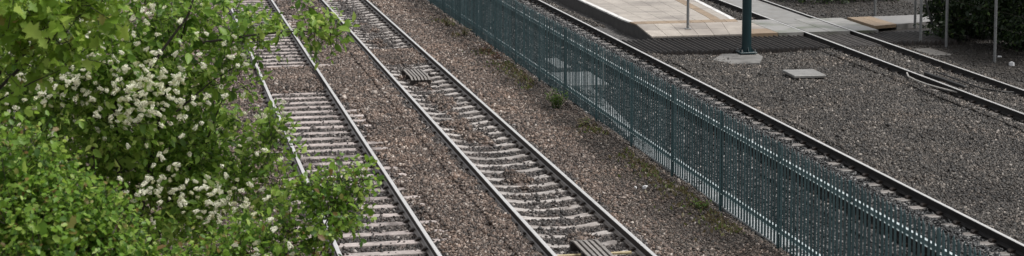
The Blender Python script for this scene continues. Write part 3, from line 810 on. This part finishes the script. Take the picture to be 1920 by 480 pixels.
def crown(parent, loc, blobs, kind, mat, size, per, fold, r, up=0.5, name='crown', spread=0.5, tlen=(0.14,0.30)):
    """blobs: (centre, radii, number of sprays, shell): sprays of leaves on short twigs"""
    VV, TT, off = [], [], 0
    tw = MB()
    for c, rad, ns, shell in blobs:
        c = np.array(c); rad = np.array(rad if hasattr(rad, '__len__') else (rad,)*3)
        d = r.normal(size=(ns,3)); d /= np.linalg.norm(d, axis=1, keepdims=True)
        rr = (shell + (1-shell)*r.random(ns))**0.6
        lump = 0.80 + 0.40*vnoise(d[:,0]*1.7+c[0]*3+9, d[:,1]*1.7+d[:,2]*2.3+c[2]*5+7, 1.3)
        p = c + d*rad*(rr*lump)[:,None]
        ax = d*0.8 + np.array([0,0,up]) + r.normal(size=(ns,3))*spread
        ax /= np.linalg.norm(ax, axis=1, keepdims=True)
        ln = r.uniform(*tlen, ns)
        for i in range(0, ns):
            if i % 2 == 0 or ns < 60:
                e = p[i]+ax[i]*ln[i]
                tw.tube([tuple(p[i]-ax[i]*0.05), tuple(e)], [0.004, 0.0015], 3, cap=False)
        k = per
        t = np.tile((np.arange(k)+0.7)/k, (ns,1)) + r.normal(0, 0.03, (ns,k))
        lp = p[:,None] + ax[:,None]*(ln[:,None]*t)[...,None] + r.normal(0, 0.012, (ns,k,3))
        side = np.cross(ax, r.normal(size=(ns,3))); side /= np.linalg.norm(side, axis=1, keepdims=True)
        oth = np.cross(ax, side)
        ph = np.arange(k)*2.4
        sd_ = side[:,None]*np.cos(ph)[None,:,None] + oth[:,None]*np.sin(ph)[None,:,None]
        ld = sd_*0.85 + ax[:,None]*0.65 + r.normal(0, 0.25, (ns,k,3)) + np.array([0,0,-0.12])
        nr = np.array([0,-0.12,0.7]) + r.normal(0, 0.50, (ns,k,3)) + d[:,None]*0.35
        sz = np.exp(r.normal(np.log(size), 0.33, (ns,k)))
        v, tt = leaves(lp.reshape(-1,3), ld.reshape(-1,3), nr.reshape(-1,3), sz.ravel(), kind, fold, r)
        VV.append(v); TT.append(tt+off); off += len(v)
    V = np.concatenate(VV) - np.array(loc); T = np.concatenate(TT)
    o = link(name, mesh_np(name, V, T, mat), parent); o['kind'] = 'stuff'
    tw.v = [tuple(np.array(q)-np.array(loc)) for q in tw.v]
    t = tw.build('twigs', M['bark'], parent); t['kind'] = 'stuff'
    return len(T)

def limbs(parent, loc, base_r, fork, ends, r, name='branch'):
    """trunk to the fork point, then a bent tapering branch to each end"""
    loc = Vector(loc); fork = Vector(fork)-loc
    mid = fork*0.5 + Vector((r.uniform(-.08,.08), r.uniform(-.08,.08), 0))
    MB().tube([(0,0,-0.2), (0,0,0.1), mid, fork, fork+Vector((0,0,0.12))], [base_r*1.5, base_r, base_r*0.85, base_r*0.7, base_r*0.3], 10).build('trunk', M['bark'], parent)
    for e, rr in ends:
        e = Vector(e)-loc
        q = fork.lerp(e, 0.45) + Vector((r.uniform(-.1,.1), r.uniform(-.1,.1), r.uniform(-.02,.14)))
        q2 = fork.lerp(e, 0.75) + Vector((r.uniform(-.07,.07), r.uniform(-.07,.07), r.uniform(-.02,.08)))
        MB().tube([fork*0.98, q, q2, e], [rr, rr*0.75, rr*0.5, rr*0.15], 6).build(name, M['bark'], parent)

# pixel-free placement: crown centres are in metres, found from the lie of the branches in the photograph
def pt(px, py, Y):
    """where the sight line of a photo point meets the vertical plane at distance Y"""
    d = np.array([px-960., -(py+50.), -3400.])
    w = np.array([np.dot(dX, d), np.dot(dY, d), np.dot(dZ, d)])
    return tuple(np.array([0,0,CAM_H]) + w*(Y/w[1]))

rc = np.random.default_rng(21); rr = random.Random(4)
# flowering cherry
TA = (-0.5, 16.7, -0.2)
ta = empty('cherry_tree', TA)
tag(ta, 'bird cherry tree covered in cream flower clusters at left', 'tree')
bl = [(pt(225,55,16.6),0.68,420,.3),(pt(335,125,16.7),0.46,170,.3),(pt(180,170,16.4),0.58,340,.3),(pt(275,250,16.8),0.52,280,.3),
      (pt(60,130,16.5),0.60,320,.3),(pt(350,330,17.0),0.46,150,.3),(pt(415,45,16.6),0.28,60,.3),(pt(300,420,16.8),0.60,300,.3),
      (pt(430,150,16.6),0.26,36,.2),(pt(470,240,16.8),0.20,26,.2),(pt(425,395,16.5),0.34,100,.3),(pt(505,270,16.3),0.17,34,.2),(pt(455,330,16.6),0.22,44,.2),(pt(520,350,16.2),0.18,30,.2),(pt(390,260,16.8),0.2,34,.2),(pt(120,290,17.4),0.7,260,.2),
      (pt(200,380,17.6),0.8,320,.2),(pt(20,260,17.4),0.7,240,.2),(pt(120,60,17.6),0.9,380,.2),(pt(330,240,17.9),0.55,220,.2),
      (pt(440,70,16.2),(0.12,0.12,0.06),14,.2),(pt(485,72,16.2),(0.12,0.10,0.04),11,.2),(pt(535,62,16.2),(0.12,0.10,0.045),12,.2),(pt(580,58,16.2),(0.13,0.10,0.06),16,.2),(pt(612,58,16.2),(0.10,0.1,0.06),13,.2),(pt(622,78,16.2),(0.06,0.08,0.03),6,.2)]
nA = crown(ta, TA, bl, 'oval', M['leaf_cherry'], 0.060, 9, 0.25, rc)
limbs(ta, TA, 0.11, pt(210,640,16.9), [(pt(350,35,16.5),0.035),(pt(225,55,16.6),0.04),(pt(60,130,16.6),0.04),(pt(430,150,16.6),0.022),(pt(350,330,17.0),0.025),(pt(505,280,16.3),0.018),(pt(425,395,16.5),0.02),(pt(180,170,16.5),0.03)], rr)
MB().tube([np.array(pt(255,180,16.1))-TA, np.array(pt(300,100,16.05))-TA, np.array(pt(352,30,16.0))-TA, np.array(pt(372,-30,16.0))-TA], [0.014,0.013,0.011,0.008], 6).build('branch', M['bark'], ta)
MB().tube([np.array(pt(380,80,16.3))-TA, np.array(pt(470,66,16.2))-TA, np.array(pt(560,58,16.2))-TA, np.array(pt(636,62,16.2))-TA], [0.012,0.009,0.007,0.003], 5).build('branch', M['bark'], ta)
MB().tube([np.array(pt(330,210,16.3))-TA, np.array(pt(400,150,16.3))-TA, np.array(pt(450,120,16.3))-TA], [0.009,0.007,0.004], 5).build('branch', M['bark'], ta)

def raceme_mesh(seed):
    r = random.Random(seed); mb = MB(); L_ = 0.075
    for i in range(26):
        t = (i+0.5)/26
        rad = 0.026*(1-0.5*t); ph = i*2.4+r.uniform(-.4,.4)
        c = Vector((L_*t, rad*math.cos(ph), rad*math.sin(ph)))
        nrm = Vector((0.25, math.cos(ph), math.sin(ph))).normalized()
        u = nrm.cross(Vector((1,0.1,0.2))).normalized(); w = nrm.cross(u); s = r.uniform(0.0085, 0.0130)
        a0 = r.uniform(0, 1)
        if i == 0: mb.v.append((0.0, 0.0, 0.0)); prev = 0
        mb.v.append((L_*t, 0.0, 0.0)); cur = len(mb.v)-1
        vs = [c + (u*math.cos(a0+j*2*math.pi/5)+w*math.sin(a0+j*2*math.pi/5))*s + nrm*0.003 for j in range(5)] + [c]
        k = len(mb.v)+5
        mb.add(vs, [(j,(j+1)%5,5) for j in range(5)])
        mb.f.append((prev, cur, k)); mb.mi.append(0); prev = cur
    return mb.mesh('flower_cluster', M['petal'])
RAC = [raceme_mesh(i) for i in range(4)]
FL = []
def flowers(n, px, py, sx, sy, Y, sY=0.12):
    for _ in range(n):
        q = np.array(pt(rr.gauss(px, sx), rr.gauss(py, sy), Y+rr.gauss(0, sY)))-TA
        yaw = rr.uniform(0, 6.28); pit = rr.uniform(-0.9, 0.7)
        s = rr.uniform(0.40, 0.80)
        FL.append((q, pit, yaw, s))
flowers(90, 245, 150, 42, 34, 15.8); flowers(40, 240, 205, 34, 26, 15.9); flowers(28, 325, 170, 24, 26, 15.95)
flowers(26, 120, 165, 38, 22, 15.75); flowers(18, 25, 165, 18, 22, 15.7); flowers(26, 195, 40, 40, 26, 15.75)
flowers(30, 295, 355, 28, 22, 16.0); flowers(40, 415, 370, 34, 24, 15.9); flowers(12, 300, 20, 30, 20, 15.8)
flowers(16, 490, 220, 24, 34, 16.0); flowers(14, 430, 120, 34, 36, 16.1); flowers(14, 500, 430, 24, 34, 14.2); flowers(12, 180, 90, 60, 30, 15.7)
flowers(12, 350, 260, 50, 40, 15.9); flowers(8, 90, 250, 60, 30, 15.9)
flowers(90, 240, 140, 80, 60, 15.85); flowers(50, 360, 360, 70, 40, 16.0); flowers(30, 60, 150, 40, 40, 15.7)
FL.sort(key=lambda t: -t[3])
for k, (q, pit, yaw, s) in enumerate(FL[:296]):
    link('flower_cluster', RAC[k % 4], ta, tuple(q), (0, pit, yaw), (s, s, s))
sm = MB()
for k, (q, pit, yaw, s) in enumerate(FL[296:]):
    mx = Matrix.Translation(Vector(q)) @ Matrix.Rotation(yaw, 4, 'Z') @ Matrix.Rotation(pit, 4, 'Y') @ Matrix.Scale(s, 4)
    me = RAC[k % 4]
    sm.add([tuple(mx @ v.co) for v in me.vertices], [tuple(p.vertices) for p in me.polygons])
so = sm.build('small_flowers', M['petal'], ta); so['kind'] = 'stuff'

# hawthorn in the foreground, lower left
TB = (-1.0, 12.9, -0.2)
tb = empty('hawthorn_tree', TB)
tag(tb, 'bright green hawthorn with lobed leaves at lower left, before the cherry', 'tree')
bl = [(pt(15,335,12.8),0.30,210,.3),(pt(85,400,12.7),0.22,150,.3),(pt(135,450,12.9),0.26,190,.3),(pt(20,450,12.6),0.36,260,.3),(pt(190,470,12.8),0.22,130,.3),(pt(110,520,12.6),0.5,300,.3),(pt(225,520,12.7),0.2,90,.3),(pt(90,315,13.0),0.09,16,.3),(pt(215,395,13.0),0.08,12,.3),(pt(165,385,13.0),0.10,16,.3),
      (pt(-60,440,13.2),0.5,150,.3)]
nB = crown(tb, TB, bl, 'haw', M['leaf_haw'], 0.042, 10, 0.2, rc, up=0.7)
limbs(tb, TB, 0.08, pt(60,700,12.9), [(pt(30,300,12.9),0.03),(pt(110,385,12.9),0.03),(pt(190,430,12.9),0.022),(pt(20,420,12.9),0.03),(pt(90,310,13.0),0.015)], rr)

# maple sapling, top left
TC = (-1.55, 13.5, -0.2)
tcm = empty('maple_tree', TC)
tag(tcm, 'yellowish green young maple with broad pointed leaves at top left corner', 'tree')
bl = [(pt(25,20,13.4),0.30,80,.3),(pt(105,45,13.4),0.24,56,.3),(pt(190,0,13.5),0.20,26,.3),(pt(10,120,13.5),0.20,30,.3),(pt(60,-40,13.5),0.45,80,.3),(pt(135,110,13.4),0.1,8,.3)]
nC = crown(tcm, TC, bl, 'maple', M['leaf_maple'], 0.068, 6, 0.15, rc, up=0.4)
limbs(tcm, TC, 0.07, pt(-160,300,13.6), [(pt(25,25,13.5),0.03),(pt(105,55,13.5),0.02),(pt(190,0,13.6),0.018),(pt(15,125,13.5),0.02),(pt(140,120,13.4),0.01)], rr)

# hawthorn shrub leaning over the first track
TD = (0.95, 14.6, -0.2)
td = empty('hawthorn_shrub', TD)
tag(td, 'bright green shrub whose branch tips hang across the leftmost track', 'shrub')
bl = [(pt(630,352,14.5),(0.14,0.15,0.09),42,.2),(pt(605,400,14.5),(0.19,0.2,0.16),75,.2),(pt(545,455,14.5),0.19,100,.2),(pt(470,490,14.5),0.24,130,.2),(pt(390,520,14.5),0.28,150,.2),
      (pt(640,415,14.5),(0.08,0.12,0.10),30,.2),(pt(680,336,14.5),(0.05,0.06,0.03),6,.2),(pt(662,380,14.5),(0.08,0.1,0.05),14,.2),(pt(575,350,14.6),(0.11,0.12,0.07),16,.2)]
nD = crown(td, TD, bl, 'haw', M['leaf_haw'], 0.044, 9, 0.2, rc, up=0.45)
limbs(td, TD, 0.07, pt(500,760,14.7), [(pt(640,345,14.5),0.016),(pt(610,395,14.5),0.02),(pt(545,455,14.5),0.02),(pt(470,490,14.5),0.025),(pt(640,425,14.5),0.012),(pt(662,378,14.5),0.009),(pt(575,350,14.6),0.010)], rr)

# dark bushes at the right edge
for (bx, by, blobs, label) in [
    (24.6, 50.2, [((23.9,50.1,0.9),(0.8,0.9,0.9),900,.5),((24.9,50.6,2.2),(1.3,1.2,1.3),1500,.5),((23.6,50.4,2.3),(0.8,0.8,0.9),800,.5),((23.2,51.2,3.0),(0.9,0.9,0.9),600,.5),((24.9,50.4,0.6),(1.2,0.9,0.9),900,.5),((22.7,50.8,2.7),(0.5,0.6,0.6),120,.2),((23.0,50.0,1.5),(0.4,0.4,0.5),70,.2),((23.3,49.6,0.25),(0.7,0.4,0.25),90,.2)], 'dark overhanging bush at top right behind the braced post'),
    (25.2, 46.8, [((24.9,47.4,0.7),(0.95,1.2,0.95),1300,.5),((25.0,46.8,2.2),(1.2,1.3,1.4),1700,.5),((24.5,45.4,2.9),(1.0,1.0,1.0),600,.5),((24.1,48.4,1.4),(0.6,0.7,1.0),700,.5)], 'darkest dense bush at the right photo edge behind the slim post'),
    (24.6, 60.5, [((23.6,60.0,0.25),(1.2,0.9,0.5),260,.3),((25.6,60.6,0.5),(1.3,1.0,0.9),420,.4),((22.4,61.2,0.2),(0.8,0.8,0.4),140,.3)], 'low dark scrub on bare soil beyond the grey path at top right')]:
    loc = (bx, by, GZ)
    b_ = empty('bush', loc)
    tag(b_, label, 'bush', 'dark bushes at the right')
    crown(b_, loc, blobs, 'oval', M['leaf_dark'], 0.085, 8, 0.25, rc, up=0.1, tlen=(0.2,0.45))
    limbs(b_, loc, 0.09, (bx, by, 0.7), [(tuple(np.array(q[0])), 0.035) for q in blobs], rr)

def weed(x, y, h, n, mat, label, cat='weed', spread=0.16):
    z = float(gh(x, y)); loc = (x, y, z)
    w_ = empty('weed_plant', loc); tag(w_, label, cat, 'weeds along the foot of the teal fence')
    P, D, Nn, Sz = [], [], [], []
    st = MB()
    for i in range(n):
        a = rr.uniform(0, 6.28); q = rr.uniform(0.1, 1)*spread; hh = h*rr.uniform(0.5, 1)
        tip = Vector((math.cos(a)*q*1.5, math.sin(a)*q*1.5, hh))
        st.tube([(math.cos(a)*q*0.3, math.sin(a)*q*0.3, -0.02), tip], [0.004, 0.002], 3, cap=False)
        for k in range(5):
            t = 0.3+0.7*k/4
            P.append((tip.x*t, tip.y*t, tip.z*t)); D.append((math.cos(a+k*2.1), math.sin(a+k*2.1), 0.4)); Nn.append((rr.gauss(0,.4), rr.gauss(0,.4), 1)); Sz.append(rr.uniform(0.05, 0.09))
    v, t = leaves(np.array(P), np.array(D), np.array(Nn), np.array(Sz), 'oval', 0.2, rc)
    link('foliage', mesh_np('foliage', v, t, mat), w_)
    st.build('stem', mat, w_)
weed(9.38, 40.6, 0.48, 46, M['leaf_weed'], 'bushy green weed at the fence foot in the middle of the photo', spread=0.2)
weed(9.40, 56.0, 0.30, 18, M['leaf_dry'], 'dry yellowish weed at the far end of the fence foot')
weed(9.50, 53.6, 0.32, 16, M['leaf_dry'], 'straw coloured weed near the far end of the fence', spread=0.2)
weed(9.50, 50.0, 0.26, 14, M['leaf_rust'], 'low rusty red weed at the far fence foot')
weed(9.50, 48.4, 0.24, 12, M['leaf_rust'], 'smaller rusty weed nearer than its twin at the fence')
weed(9.45, 38.2, 0.18, 12, M['leaf_dry'], 'low dry weed just nearer than the bushy green weed')
weed(9.56, 30.1, 0.16, 10, M['leaf_weed'], 'low mossy green weed beside a near fence post')
# dry grass and moss on the verge
P, D, Nn, Sz = [], [], [], []
for i in range(4200):
    y = rr.uniform(27, 63); x = 9.72 - abs(rr.gauss(0, 0.30))
    if vnoise(x*1.5, y, 0.8) < 0.48: continue
    P.append((x, y, float(gh(x, y)))); D.append((rr.gauss(0,.5), rr.gauss(0,.5), 0.8)); Nn.append((rr.gauss(0,1), rr.gauss(0,1), 0.3)); Sz.append(rr.uniform(0.04, 0.11))
v, t = leaves(np.array(P), np.array(D), np.array(Nn), np.array(Sz)*1.0, 'oval', 0.2, rc)
o = link('dry_grass', mesh_np('dry_grass', v, t, M['leaf_dry'])); tag(o, 'thin dry grass on the dirt verge left of the fence', 'grass', kind='stuff')
print('leaf tris', nA, nB, nC, nD)
